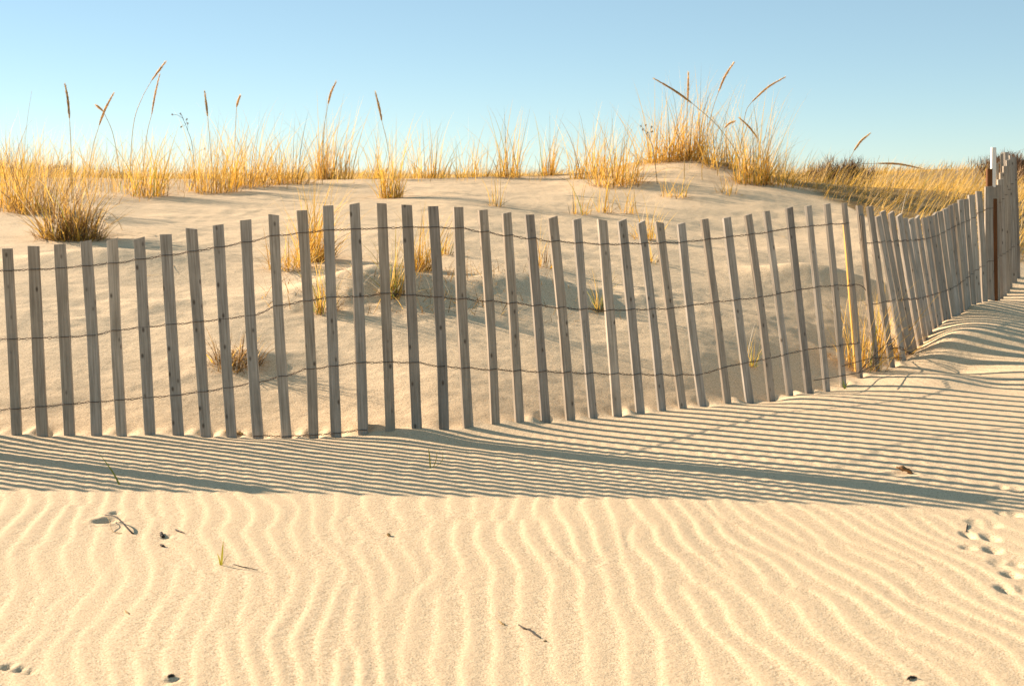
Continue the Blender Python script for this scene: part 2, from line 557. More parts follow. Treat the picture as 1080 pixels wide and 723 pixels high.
# ------------------------------------------------------------------ materials
def wood_mat(name, dark, light, spots=True):
    m, n, lk, b = new_mat(name)
    tc = n.new('ShaderNodeTexCoord')
    oi = n.new('ShaderNodeObjectInfo')
    add = n.new('ShaderNodeVectorMath'); add.operation = 'ADD'
    sc = n.new('ShaderNodeVectorMath'); sc.operation = 'SCALE'
    comb = n.new('ShaderNodeCombineXYZ')
    for k in range(3):
        lk.new(oi.outputs['Random'], comb.inputs[k])
    lk.new(comb.outputs[0], sc.inputs[0]); sc.inputs['Scale'].default_value = 37.0
    lk.new(tc.outputs['Object'], add.inputs[0]); lk.new(sc.outputs[0], add.inputs[1])
    mp = n.new('ShaderNodeMapping'); mp.inputs['Scale'].default_value = (150, 150, 5)
    lk.new(add.outputs[0], mp.inputs['Vector'])
    g = noise(n, lk, mp.outputs[0], 1.0, 5, .65)
    blot = noise(n, lk, add.outputs[0], 9, 3, .6)
    c = ramp(n, lk, g.outputs[0], [(0.25, dark), (0.5, tuple((a + q) / 2 for a, q in zip(dark, light))), (0.75, light)])
    c2 = mix(n, lk, math_n(n, lk, 'MULTIPLY', blot.outputs[0], 0.55), c.outputs[0], tuple(v * .62 for v in dark))
    tone = ramp(n, lk, oi.outputs['Random'], [(0, (.66, .66, .67)), (.35, (.95, .90, .83)), (.7, (.92, .93, .94)), (1, (1.2, 1.16, 1.10))])
    c3 = mix(n, lk, 1.0, c2, tone.outputs[0], 'MULTIPLY')
    if spots:
        mp2 = n.new('ShaderNodeMapping'); mp2.inputs['Scale'].default_value = (34, 34, 17)
        lk.new(add.outputs[0], mp2.inputs['Vector'])
        vo = n.new('ShaderNodeTexVoronoi'); vo.inputs['Scale'].default_value = 1.0
        lk.new(mp2.outputs[0], vo.inputs['Vector'])
        k = ramp(n, lk, vo.outputs['Distance'], [(0.08, (1, 1, 1)), (0.22, (0, 0, 0))])
        sepc = n.new('ShaderNodeSeparateColor'); lk.new(vo.outputs['Color'], sepc.inputs[0])
        pick = math_n(n, lk, 'GREATER_THAN', sepc.outputs[0], .45)
        kf = math_n(n, lk, 'MULTIPLY', math_n(n, lk, 'MULTIPLY', k.outputs[0], pick), .8)
        c3 = mix(n, lk, kf, c3, (0.05, 0.034, 0.022))
    lk.new(c3, b.inputs['Base Color'])
    b.inputs['Roughness'].default_value = 0.85
    b.inputs['Specular IOR Level'].default_value = 0.25
    bp = n.new('ShaderNodeBump'); bp.inputs['Strength'].default_value = 0.5; bp.inputs['Distance'].default_value = 0.002
    lk.new(g.outputs[0], bp.inputs['Height']); lk.new(bp.outputs[0], b.inputs['Normal'])
    return m


M_SLAT = wood_mat('weathered_slat', (0.21, 0.175, 0.135), (0.68, 0.60, 0.50))
M_POST = wood_mat('fresh_stake', (0.42, 0.24, 0.05), (0.62, 0.38, 0.09), False)
M_GREYPOST = wood_mat('grey_stake', (0.22, 0.18, 0.14), (0.42, 0.36, 0.29))
M_RUSTWOOD = wood_mat('rust_brown_stake', (0.09, 0.035, 0.013), (0.34, 0.14, 0.04), False)
M_WHITE, n, lk, b = new_mat('white_painted_wood')
b.inputs['Base Color'].default_value = (0.78, 0.74, 0.66, 1); b.inputs['Roughness'].default_value = 0.7
M_WIRE, n, lk, b = new_mat('rusted_wire')
tcw = n.new('ShaderNodeTexCoord')
q = noise(n, lk, tcw.outputs['Object'], 60, 3)
rr = ramp(n, lk, q.outputs[0], [(0.35, (0.045, 0.03, 0.022)), (0.7, (0.13, 0.075, 0.045))])
lk.new(rr.outputs[0], b.inputs['Base Color']); b.inputs['Roughness'].default_value = 0.7; b.inputs['Metallic'].default_value = 0.3


def leaf_mat(name, trans=0.45):
    m, n, lk, b = new_mat(name)
    at = n.new('ShaderNodeAttribute'); at.attribute_name = 'tint'
    out = n['Material Output']
    df = n.new('ShaderNodeBsdfDiffuse'); tr = n.new('ShaderNodeBsdfTranslucent'); mx = n.new('ShaderNodeMixShader')
    lk.new(at.outputs['Color'], b.inputs['Base Color'])
    b.inputs['Roughness'].default_value = 0.55; b.inputs['Specular IOR Level'].default_value = 0.25
    lk.new(at.outputs['Color'], tr.inputs['Color'])
    mx.inputs[0].default_value = trans
    lk.new(b.outputs[0], mx.inputs[1]); lk.new(tr.outputs[0], mx.inputs[2]); lk.new(mx.outputs[0], out.inputs['Surface'])
    return m


M_GRASS = leaf_mat('dry_grass')
M_HEAD = leaf_mat('seed_spike', 0.45)
M_SHRUB = leaf_mat('bare_shrub', 0.1)


def flat(name, col, rough=.9):
    m, n, lk, b = new_mat(name)
    tc = n.new('ShaderNodeTexCoord')
    q = noise(n, lk, tc.outputs['Object'], 90, 3)
    r_ = ramp(n, lk, q.outputs[0], [(.3, tuple(v * .55 for v in col)), (.7, tuple(v * 1.25 for v in col))])
    lk.new(r_.outputs[0], b.inputs['Base Color']); b.inputs['Roughness'].default_value = rough
    return m


M_DARK = flat('dark_debris', (0.03, 0.022, 0.016))
M_REED = flat('reed_with_shadow', (0.018, 0.014, 0.011))  # dark reed, its shadow line put into the near-black colour too
M_HUSK = flat('brown_husk', (0.25, 0.13, 0.05))
M_TAN = flat('tan_weed', (0.30, 0.19, 0.07))

# ------------------------------------------------------------------ the sand fence
f0 = P(540, 445, 5.3)
FENCE = thing('sand_fence', (f0[0], f0[1], 0), 'long weathered grey wooden slat fence wired together along the foot of the dune', 'fence')
FO = np.array(FENCE.location)


def fence_tangent(px):
    a = P(px - 8, 440, fence_Y(px - 8)); c = P(px + 8, 440, fence_Y(px + 8))
    t = np.array([c[0] - a[0], c[1] - a[1], 0.0])
    return t / np.linalg.norm(t)


def slat(top, foot, twist=0.0, width=0.039, thick=0.014, push=0.0, name='picket', mat=None, lean=0.0):
    Y = fence_Y(foot[0]) + push
    b = P(foot[0], foot[1], Y)
    tp = P(top[0], top[1], Y + lean)
    zax = (tp - b); ln = np.linalg.norm(zax); zax /= ln
    t = fence_tangent(foot[0])
    ca, sa = math.cos(twist), math.sin(twist)
    t = np.array([t[0] * ca - t[1] * sa, t[0] * sa + t[1] * ca, 0])
    xax = t - zax * np.dot(t, zax); xax /= np.linalg.norm(xax)
    yax = np.cross(zax, xax)
    V, Fc = [], []
    S = 9
    bow, bow2 = random.uniform(-.009, .009), random.uniform(-.004, .004)
    w0 = width * random.uniform(.92, 1.06)
    bottom = -0.16
    for i in range(S):
        s = i / (S - 1)
        h = bottom + (ln - bottom) * s
        ww = w0 / 2 * (1 + random.uniform(-.035, .035)); th = thick / 2 * (1 + random.uniform(-.08, .08))
        cx = bow * math.sin(math.pi * s); cy = bow2 * math.sin(math.pi * s)
        c = 0.0012
        slope = random.choice((random.uniform(-.002, .002), random.uniform(-.006, .006))) if i == S - 1 else 0
        for (sx, sy, ccx, ccy) in ((-1, -1, c, 0), (1, -1, -c, 0), (1, -1, 0, c), (1, 1, 0, -c), (1, 1, -c, 0), (-1, 1, c, 0), (-1, 1, 0, -c), (-1, -1, 0, c)):
            V.append((cx + sx * ww + ccx, cy + sy * th + ccy, h + slope * sx))
    for i in range(S - 1):
        for k in range(8):
            k2 = (k + 1) % 8
            Fc.append((i * 8 + k, i * 8 + k2, (i + 1) * 8 + k2, (i + 1) * 8 + k))
    Fc.append(tuple(range(8))[::-1]); Fc.append(tuple((S - 1) * 8 + k for k in range(8)))
    o = mesh_obj(name, V, Fc, mat or M_SLAT, FENCE)
    M = Matrix(((xax[0], yax[0], zax[0], b[0] - FO[0]), (xax[1], yax[1], zax[1], b[1] - FO[1]),
                (xax[2], yax[2], zax[2], b[2] - FO[2]), (0, 0, 0, 1)))
    o.matrix_local = M
    return dict(b=b, t=tp, n=yax, x=xax, top=top, foot=foot, th=thick, len=ln)


S1 = [slat(t, b, random.uniform(-.10, .10)) for t, b in ROLL_ONE]
S2 = [slat(t, b, width=.042 if i < 9 else .047, twist=random.uniform(-.30, .05) - (0.75 if i >= 20 else 0.0)) for i, (t, b) in enumerate(ROLL_TWO)]
for t, b in ROLL_END:
    slat(t, b, random.uniform(-.5, .5), push=.15)
slat((909.5, 227), (926, 392), 0.2, push=-.03)


def wire(slats, ypts, name='wire'):
    """two strands, one before and one behind each slat, twisted round each other in the gaps"""
    ctr, half, nrm = [], [], []
    wx = [q[0] for q in ypts]; wy = [q[1] for q in ypts]
    pts = []
    for s in slats:
        # point of the slat whose picture height is that of the wire there
        fr = 0.5
        for _ in range(6):
            px = s['foot'][0] + (s['top'][0] - s['foot'][0]) * fr
            y = np.interp(px, wx, wy)
            fr = (y - s['foot'][1]) / (s['top'][1] - s['foot'][1])
        pts.append(s['b'] + (s['t'] - s['b']) * fr)
    for ph0 in (0.0, math.pi):
        path = []
        for i, s in enumerate(slats):
            hx = s['x'] * 0.017
            e = (s['th'] / 2 + 0.0028) * (-1 if ph0 == 0 else 1)
            path += [pts[i] - hx + s['n'] * e, pts[i] + hx + s['n'] * e]
            if i + 1 < len(slats):
                a = pts[i] + hx; c = pts[i + 1] - slats[i + 1]['x'] * 0.017
                turns = 2
                sag = random.uniform(0.0, 0.004)
                for k in range(1, 10):
                    f = k / 10
                    env = 0.0028 + (s['th'] / 2) * (2 * abs(f - .5)) ** 4
                    th = ph0 + f * turns * 2 * math.pi
                    q = a + (c - a) * f - np.array([0, 0, sag * math.sin(math.pi * f)])
                    path.append(q - s['n'] * env * math.cos(th) + np.array([0, 0, 1]) * 0.0028 * math.sin(th))
        V, Fc = tube(np.array(path) - FO, 0.0013, 5)
        yield V, Fc


def add_wire(slats, ypts):
    V, Fc = [], []
    for v, f in wire(slats, ypts):
        o = len(V); V += v; Fc += [tuple(i + o for i in q) for q in f]
    return mesh_obj('wire', V, Fc, M_WIRE, FENCE, smooth=True)


add_wire(S1, [(-700, 285), (0, 285.3), (8, 285), (66, 282), (116, 277.5), (194, 266), (232, 260), (267, 253.5), (289, 248), (347, 242),
              (425, 239), (479, 239), (537, 248), (586, 254), (633, 257), (718, 255), (765, 249.6), (807, 244.6), (833, 240), (872, 236), (899, 234.5)])
add_wire(S1, [(-700, 357), (0, 357), (93, 353), (124, 347), (178, 341), (232, 335.6), (267, 331), (293, 321), (347, 312), (375, 311.6), (405, 308),
              (479, 313), (537, 318), (590, 323), (640, 326), (707, 324), (749, 318), (807, 311.6), (833, 306), (864, 301), (893, 299), (912, 303)])
add_wire(S1, [(-700, 432), (0, 431.6), (97, 423), (194, 415), (244, 407), (270, 402), (293, 397), (324, 388), (378, 381), (431, 380), (464, 385),
              (537, 389.5), (641, 393), (734, 395), (765, 386), (807, 377.5), (853, 367), (903, 361), (922, 363)])
add_wire(S2, [(905, 255.5), (920, 255), (946, 253.5), (963, 253), (978, 251), (989.5, 247.5), (1000, 241.5), (1013, 235), (1024, 231), (1035, 222),
              (1046, 218.7), (1054, 212), (1060, 203), (1068, 190), (1075, 186)])
add_wire(S2, [(912, 321), (918, 320), (939.8, 315.9), (969.6, 314), (989, 308.5), (1000, 305), (1010, 299.6), (1024, 288.5), (1031, 283), (1044, 275),
              (1057, 267), (1075, 255)])
# bottom wire surfacing for a short stretch, and the loose tangle where the two rolls meet
i14 = len(OUT) + 13
add_wire(S1[i14 - 4:i14 + 1], [(270, 459), (303, 459.5), (330, 458), (355, 456), (384, 452.5)])
V, Fc = [], []
for pts in ([(858, 401), (900, 394), (910, 391), (925, 381), (938, 362), (941, 366), (946, 367), (958, 371), (964, 374)],
            [(905, 393), (921, 376), (940, 358), (944, 362), (938, 368), (950, 366), (955, 370), (961, 373)],
            [(888, 386), (918, 378), (938, 377), (952, 377)],
            [(895, 300), (905, 300), (911, 303), (913, 306)]):
    pp = [P(a, c, fence_Y(a) - .05 - .02 * math.sin(a * 1.7)) for a, c in pts]
    v, f = tube(smooth_path(pp, 40) - FO, .0019, 5)
    o = len(V); V += v; Fc += [tuple(i + o for i in q) for q in f]
mesh_obj('loose_wire', V, Fc, M_WIRE, FENCE, smooth=True)


def stake(foot, top_y, push, w, d, mat, name, label=None, lean_px=0.0, sink=.2, along=None):
    """a square post standing on the dune side of the slats"""
    Y = fence_Y(foot[0]) + push
    b = P(foot[0], foot[1], Y); tp = P(foot[0] + lean_px, top_y, Y)
    zax = tp - b; ln = np.linalg.norm(zax); zax /= ln
    t = np.array(along if along is not None else (1.0, 0, 0)); xax = t - zax * np.dot(t, zax); xax /= np.linalg.norm(xax)
    yax = np.cross(zax, xax)
    V, Fc = [], []
    c = min(w, d) * .1
    for h in (-sink, ln * .3, ln * .7, ln - .004, ln):
        k = 1 if h < ln else .9
        for sx, sy, ax, ay in ((-1, -1, c, 0), (1, -1, -c, 0), (1, -1, 0, c), (1, 1, 0, -c), (1, 1, -c, 0), (-1, 1, c, 0), (-1, 1, 0, -c), (-1, -1, 0, c)):
            V.append(((sx * w / 2 + ax) * k, (sy * d / 2 + ay) * k, h))
    for i in range(4):
        for q in range(8):
            q2 = (q + 1) % 8
            Fc.append((i * 8 + q, i * 8 + q2, (i + 1) * 8 + q2, (i + 1) * 8 + q))
    Fc.append(tuple(range(8))[::-1]); Fc.append(tuple(32 + q for q in range(8)))
    o = mesh_obj(name, V, Fc, mat, FENCE)
    o.matrix_local = Matrix(((xax[0], yax[0], zax[0], b[0] - FO[0]), (xax[1], yax[1], zax[1], b[1] - FO[1]), (xax[2], yax[2], zax[2], b[2] - FO[2]), (0, 0, 0, 1)))
    if label:
        o['label'] = label
    return o


stake((382.0, 452), 230, .062, .024, .089, M_GREYPOST, 'post', lean_px=-8.0)
stake((-158, 452), 260, .065, .034, .089, M_GREYPOST, 'post', lean_px=-8)
stake((904.4, 394), 236, .13, .024, .03, M_POST, 'post', 'fresh yellow wooden post', lean_px=-12.5)
sl = stake((1043.0, 312), 178, .10, .03, .03, M_RUSTWOOD, 'post', 'rust brown post with a white painted upper end', lean_px=0.3)
wh = stake((1047.2, 196), 155.5, .14, .026, .026, M_WHITE, 'post_top', lean_px=.6, sink=.1)
stake((1050.2, 316), 209.5, -.06, .02, .02, M_RUSTWOOD, 'post', 'short orange brown stake', lean_px=-1.0)
m_sl, m_wh = sl.matrix_basis.copy(), wh.matrix_basis.copy()
wh.parent = sl
wh.matrix_basis = m_sl.inverted() @ m_wh

# ------------------------------------------------------------------ grass
STRAW = np.array((0.72, 0.47, 0.10)); GOLD = np.array((0.74, 0.40, 0.035)); PALE = np.array((0.76, 0.52, 0.18))
GREEN = np.array((0.20, 0.24, 0.05)); BROWN = np.array((0.24, 0.14, 0.05))


def blades(base, az, lean, bend, length, width, col0, col1, K=5, rng=RNG):
    """curved tapering leaf blades; returns verts, faces, colours"""
    nB = len(base)
    tvals = np.linspace(0, 1, K + 1)
    pos = base.copy()
    rows = [pos.copy()]
    for k in range(K):
        th = lean + bend * ((tvals[k] + tvals[k + 1]) / 2) ** 1.6
        step = length / K
        pos = pos + np.stack([np.sin(th) * np.cos(az) * step, np.sin(th) * np.sin(az) * step, np.cos(th) * step], 1)
        rows.append(pos.copy())
    wa = az + math.pi / 2 + rng.normal(0, .7, nB)
    wd = np.stack([np.cos(wa), np.sin(wa), rng.normal(0, .15, nB)], 1)
    V = np.zeros((nB, 2 * K + 1, 3)); C = np.ones((nB, 2 * K + 1, 4))
    for k in range(K):
        wk = (width * (0.75 + 0.25 * math.sin(math.pi * min(1, tvals[k] * 2.2))) * (1 - tvals[k] ** 2.2))[:, None] / 2
        V[:, 2 * k] = rows[k] - wd * wk
        V[:, 2 * k + 1] = rows[k] + wd * wk
        cc = col0 * (1 - tvals[k]) + col1 * tvals[k]
        C[:, 2 * k, :3] = cc; C[:, 2 * k + 1, :3] = cc
    V[:, 2 * K] = rows[K]; C[:, 2 * K, :3] = col1
    off = (np.arange(nB) * (2 * K + 1))[:, None]
    faces = []
    for k in range(K - 1):
        faces.append(np.concatenate([off + 2 * k, off + 2 * k + 1, off + 2 * k + 3, off + 2 * k + 2], 1))
    quads = np.concatenate(faces, 0)
    tris = np.concatenate([off + 2 * K - 2, off + 2 * K - 1, off + 2 * K], 1)
    return V.reshape(-1, 3), quads, tris, C.reshape(-1, 4)


def fast_mesh(name, V, quads, tris, C, mat, parent=None, origin=(0, 0, 0)):
    me = bpy.data.meshes.new(name)
    V = (V - np.asarray(origin)).astype(np.float32)
    me.vertices.add(len(V)); me.vertices.foreach_set('co', V.ravel())
    loops = np.concatenate([quads.ravel(), tris.ravel()]).astype(np.int32)
    me.loops.add(len(loops)); me.loops.foreach_set('vertex_index', loops)
    starts = np.concatenate([np.arange(len(quads)) * 4, len(quads) * 4 + np.arange(len(tris)) * 3]).astype(np.int32)
    me.polygons.add(len(starts)); me.polygons.foreach_set('loop_start', starts)
    me.update(calc_edges=True)
    at = me.color_attributes.new('tint', 'FLOAT_COLOR', 'POINT')
    at.data.foreach_set('color', C.astype(np.float32).ravel())
    me.materials.append(mat)
    o = bpy.data.objects.new(name, me)
    o.location = tuple(float(v) for v in origin)
    COL.objects.link(o)
    if parent is not None:
        o.parent = parent
    return o


def colours(nB, green=0.0, brown=0.0, dark=1.0, rng=RNG):
    k = rng.random(nB)[:, None]
    c0 = GOLD * (1 - k) + STRAW * k
    c1 = STRAW * (1 - k) + PALE * k
    g = (rng.random(nB) < green)[:, None]
    c0 = np.where(g, GREEN * (0.7 + .6 * k), c0); c1 = np.where(g, (GREEN + GOLD) / 2, c1)
    b = (rng.random(nB) < brown)[:, None]
    c0 = np.where(b, BROWN * (0.6 + .8 * k), c0); c1 = np.where(b, BROWN * (.9 + .8 * k), c1)
    gr = (rng.random(nB) < .08)[:, None]
    c0 = np.where(gr, np.array((.42, .35, .24)) * (.7 + .5 * k), c0); c1 = np.where(gr, np.array((.55, .48, .36)) * (.8 + .4 * k), c1)
    s = (0.75 + .4 * rng.random(nB))[:, None] * dark
    return c0 * s, c1 * s


def clump(px, py, n_b, radius, length, label, spread=.35, bend=.7, green=.05, brown=.05, wind=0.25, width=.0048,
          name='grass_clump', group='clumps of dune grass', cat='grass clump', flat_y=.8):
    p = hit(px, py)
    far = 1 + .42 * min(1, max(0, (p[1] - 6.2) / 6.5))
    radius *= far; length *= far; width *= far
    n_b = int(n_b * .72)
    r = radius * np.sqrt(RNG.random(n_b)); a = RNG.random(n_b) * 2 * np.pi
    bx = p[0] + r * np.cos(a); by = p[1] + r * np.sin(a) * flat_y
    base = np.stack([bx, by, ground_v(bx, by) - .015], 1)
    az = np.where(RNG.random(n_b) < .55, a + RNG.normal(0, .6, n_b), RNG.random(n_b) * 2 * np.pi)
    lean = np.abs(RNG.normal(0, spread, n_b)) * (0.35 + .65 * r / max(radius, 1e-3))
    ln = length * 1.3 * (.3 + .9 * RNG.random(n_b) ** 1.4)
    bd = np.abs(RNG.normal(bend * .7, bend * .75, n_b))
    az = np.where(RNG.random(n_b) < wind, RNG.normal(0.1, .5, n_b), az)
    c0, c1 = colours(n_b, green, brown)
    # dead thatch lying at the foot of the clump
    n_t = int(n_b * .45)
    r2 = radius * 1.25 * np.sqrt(RNG.random(n_t)); a2 = RNG.random(n_t) * 2 * np.pi
    tx = p[0] + r2 * np.cos(a2); ty = p[1] + r2 * np.sin(a2) * flat_y
    d0, d1 = colours(n_t, .02, .55, .85)
    base = np.vstack([base, np.stack([tx, ty, ground_v(tx, ty) - .004], 1)])
    az = np.concatenate([az, a2 + RNG.normal(0, .9, n_t)])
    lean = np.concatenate([lean, np.abs(RNG.normal(.9, .35, n_t))])
    bd = np.concatenate([bd, np.abs(RNG.normal(.7, .4, n_t))])
    ln = np.concatenate([ln, length * RNG.uniform(.15, .55, n_t)])
    c0, c1 = np.vstack([c0, d0]), np.vstack([c1, d1])
    V, q, t, C = blades(base, az, lean, bd, ln, width * RNG.uniform(.6, 1.3, n_b + n_t), c0, c1)
    o = fast_mesh(name, V, q, t, C, M_GRASS, origin=p)
    return tag(o, label, cat, group)


CL = [
 # px, py, blades, radius, length, label, options
 (74, 252, 760, .15, .33, 'low dense brown clump in front of the others at left, casting a dark shadow', dict(brown=.55, spread=.6, bend=1.2)),
 (36, 224, 300, .17, .36, 'brownish clump left of the low dense brown one, leaning over shaded sand', dict(brown=.35, spread=.5)),
 (8, 218, 110, .14, .42, 'golden clump at the left edge of the view', dict(brown=.15)),
 (155, 207, 120, .10, .34, 'open golden clump below the pair of tall bent seed stalks', dict(green=.2)),
 (225, 203, 190, .15, .36, 'golden clump at the foot of the straight dark seed stalk', dict()),
 (258, 196, 150, .14, .38, 'golden clump at the foot of the short tan seed stalk', dict()),
 (296, 194, 230, .18, .36, 'broad golden clump with flattened blades lying on the crest', dict(spread=.6, bend=1.1)),
 (342, 185, 170, .07, .42, 'upright narrow golden clump round the stalk with the bent tan head', dict(spread=.22)),
 (360, 184, 70, .07, .40, 'pale thin clump just right of the upright narrow golden clump', dict(spread=.3)),
 (412, 209, 140, .07, .40, 'narrow golden clump standing forward on the sand under the slanting seed stalk', dict(spread=.22, green=.12)),
 (398, 184, 60, .06, .32, 'small clump on the crest left of the slanting seed stalk', dict()),
 (455, 186, 120, .12, .32, 'bushy golden clump on the crest just right of the narrow forward clump', dict()),
 (500, 184, 70, .10, .30, 'sparse pale clump near the middle of the crest', dict()),
 (536, 184, 110, .09, .36, 'golden clump at the middle of the crest', dict(spread=.28)),
 (578, 183, 90, .05, .34, 'small tight golden clump right of the middle of the crest', dict(spread=.22)),
 (622, 188, 150, .13, .34, 'golden clump left of the broad one where the mound begins', dict()),
 (650, 195, 260, .16, .36, 'broad thick golden clump at the left foot of the sand mound', dict(spread=.42, bend=.9)),
 (700, 170, 220, .16, .40, 'golden clump on the left shoulder of the sand mound', dict(spread=.4)),
 (728, 168, 240, .13, .44, 'tall dense golden clump on top of the sand mound', dict(spread=.28, brown=.12)),
 (758, 175, 130, .12, .40, 'thinner golden clump on the right shoulder of the sand mound', dict(spread=.35)),
 (793, 193, 230, .11, .44, 'upright greenish gold clump right of the sand mound', dict(spread=.25, green=.25)),
 (820, 195, 90, .14, .30, 'pale sparse clump between the mound and the golden slope', dict()),
 (525, 218, 26, .05, .22, 'few thin upright blades alone on the bright sand in mid slope', dict(spread=.2)),
 (612, 226, 30, .06, .24, 'leftmost of three thin tufts in a row above the fence tops', dict(spread=.2)),
 (636, 224, 26, .05, .26, 'middle of three thin tufts in a row above the fence tops', dict(spread=.25)),
 (662, 225, 34, .06, .24, 'rightmost of three thin tufts in a row, splayed to the right', dict(spread=.4)),
 (712, 208, 60, .08, .16, 'small flattened tuft on the face of the mound with a long thin shadow', dict(spread=.6)),
 (770, 205, 40, .08, .14, 'small pale tuft with dark bits below the upright greenish clump', dict(spread=.5, brown=.3)),
 (682, 252, 70, .07, .22, 'yellow tuft behind the slats below the row of three thin tufts', dict(spread=.4)),
 (331, 275, 290, .09, .36, 'bright golden clump behind the slats left of the shaded hollow', dict(spread=.35, bend=.9)),
 (308, 283, 190, .12, .20, 'flattened golden tuft lying left of the bright golden clump behind the slats', dict(spread=.8, bend=1.2)),
 (342, 330, 110, .05, .22, 'green and yellow tuft low behind the slats under the bright golden clump', dict(spread=.4, green=.4)),
 (414, 312, 130, .04, .26, 'green spiky tuft in the shaded hollow behind the slats', dict(spread=.5, green=.6, bend=.5)),
 (444, 285, 170, .06, .26, 'upright gold tuft at the right side of the shaded hollow', dict(spread=.3)),
 (468, 268, 40, .04, .18, 'small thin tuft right of the upright gold tuft of the hollow', dict(spread=.4)),
 (572, 282, 34, .05, .20, 'thin brown tuft behind the slats at the top of a grey shadow', dict(spread=.35, brown=.35)),
 (632, 328, 46, .03, .17, 'short green tuft low on the dune face behind the slats', dict(spread=.35, green=.7)),
 (690, 278, 30, .05, .10, 'tiny dull tuft on rough sand behind the slats', dict(spread=.6, brown=.4, green=.2)),
 (792, 385, 26, .03, .15, 'slim green tuft at the foot of the dune behind the slats at right', dict(spread=.3, green=.5)),
 (905, 385, 130, .11, .30, 'greenish yellow clump behind the slats beside the yellow post', dict(spread=.55, green=.3, bend=.7)),
 (932, 372, 150, .12, .30, 'straw clump behind the slats where the wire is tangled', dict(spread=.7, bend=.7)),
 (248, 385, 300, .10, .15, 'dark dry matted plant low on the dune face behind the slats at left', dict(spread=1.0, brown=.9, bend=1.6)),
]
for px, py, nb, rad, ln, lab, opt in CL:
    clump(px, py, nb, rad, ln, lab, **opt)


# the uncounted fringe along the crest and the grass cover of the back dunes
def cover(name, xs, ys, length, width, lean_m, lean_s, wind_az, wind_s, bend, green=.03, brown=.05, K=4, dark=1.0):
    nB = len(xs)
    base = np.stack([xs, ys, ground_v(xs, ys) - .01], 1)
    az = RNG.normal(wind_az, wind_s, nB)
    lean = np.abs(RNG.normal(lean_m, lean_s, nB))
    c0, c1 = colours(nB, green, brown, dark)
    old = np.clip(.5 + 1.6 * pn(xs / 1.1 + 7, ys / 1.4, 81), 0, 1)[:, None]      # stands of older, browner grass
    c0 = c0 * (1 - .38 * old) + BROWN * .38 * old
    c1 = c1 * (1 - .35 * old) + BROWN * 1.4 * .35 * old
    V, q, t, C = blades(base, az, lean, np.abs(RNG.normal(bend, bend * .6, nB)), length, width, c0, c1, K=K)
    o = fast_mesh(name, V, q, t, C, M_GRASS)
    o['kind'] = 'stuff'
    return o


def scatter(n_try, x0, x1, y0, y1, dens):
    x = RNG.uniform(x0, x1, n_try); y = RNG.uniform(y0, y1, n_try)
    k = RNG.random(n_try) < dens(x, y)
    return x[k], y[k]


def px_of(x, y):
    return 540 + F_PX * x / y / 1.0


# crest fringe: thin everywhere, thicker at left
def d_fringe(x, y):
    c = np.clip(0.45 + 1.5 * pn(x / .28, y / .22, 41), 0, 1)
    left = 1 - sstep(-3.2, -1.4, x)
    lim = 12.6 - 1.8 * left + .12 * pn(x / .3, y * 0, 42)
    return c * sstep(0, .25, y - lim) * (0.24 + .55 * left) * (1 - sstep(2.4, 2.9, x)) * (1 - sstep(14.0, 14.8, y))


x, y = scatter(26000, -7, 3.0, 10, 15, d_fringe)
cover('dune_grass', x, y, .54 * RNG.uniform(.3, 1.15, len(x)), .0042 * RNG.uniform(.6, 1.3, len(x)), .1, .35, .2, 1.6, .8, K=5, green=.08, brown=.14)


# broken straw lying on the sand near the clumps
def d_straw(x, y):
    return np.clip(.15 + 1.6 * pn(x / .5, y / .5, 46), 0, 1) * (.25 + .75 * sstep(8.5, 11.5, y))


x, y = scatter(2200, -1.25, .55, 6.75, 7.6, lambda x, y: np.exp(-((x + .45) / .5) ** 2) * .8)
cover('straw_litter', x, y, RNG.uniform(.04, .20, len(x)), .0036 * RNG.uniform(.5, 1.2, len(x)), 1.0, .4, .2, 2.0, .6, K=4, brown=.8, green=.05)
x, y = scatter(900, -3.6, 2.2, 6.4, 12.4, d_straw)
cover('straw_litter', x, y, RNG.uniform(.05, .22, len(x)), .0045 * RNG.uniform(.6, 1.2, len(x)), 1.42, .10, .2, 1.8, .15, K=4, brown=.3)


# golden slope at right, combed over by the wind
def d_slope(x, y):
    lim = np.interp(x, np.concatenate([[SLX[0] - .3], SLX, [9]]), np.concatenate([[14], SLY, [12]]))
    return sstep(0, .35, y - lim) * np.clip(0.62 + .9 * pn(x / .5, y / .6, 43), .1, 1)


x, y = scatter(34000, 1.4, 10.5, 7.8, 20, d_slope)
cover('dune_grass', x, y, .36 * RNG.uniform(.4, 1.15, len(x)), .0055 * RNG.uniform(.7, 1.3, len(x)), .55, .25, .15, .45, .65)


def d_back(x, y):
    return np.clip(0.5 + 1.1 * pn(x / 1.3, y / 1.6, 44), .05, 1) * sstep(15, 16.5, y)


x, y = scatter(26000, -9, 2.5, 15, 28, d_back)
cover('dune_grass', x, y, .34 * RNG.uniform(.4, 1.15, len(x)), .007 * RNG.uniform(.7, 1.3, len(x)), .3, .3, .2, .9, .6, K=3)


def d_far(x, y):
    return np.clip(0.45 + 1.5 * pn(x / 3.2, y / 4.5, 45), .02, 1)


x, y = scatter(42000, -12, 32, 15, 70, d_far)
cover('dune_grass', x, y, .42 * RNG.uniform(.5, 1.2, len(x)), .018 * RNG.uniform(.7, 1.3, len(x)), .45, .3, .15, .7, .6, K=3, brown=.3)

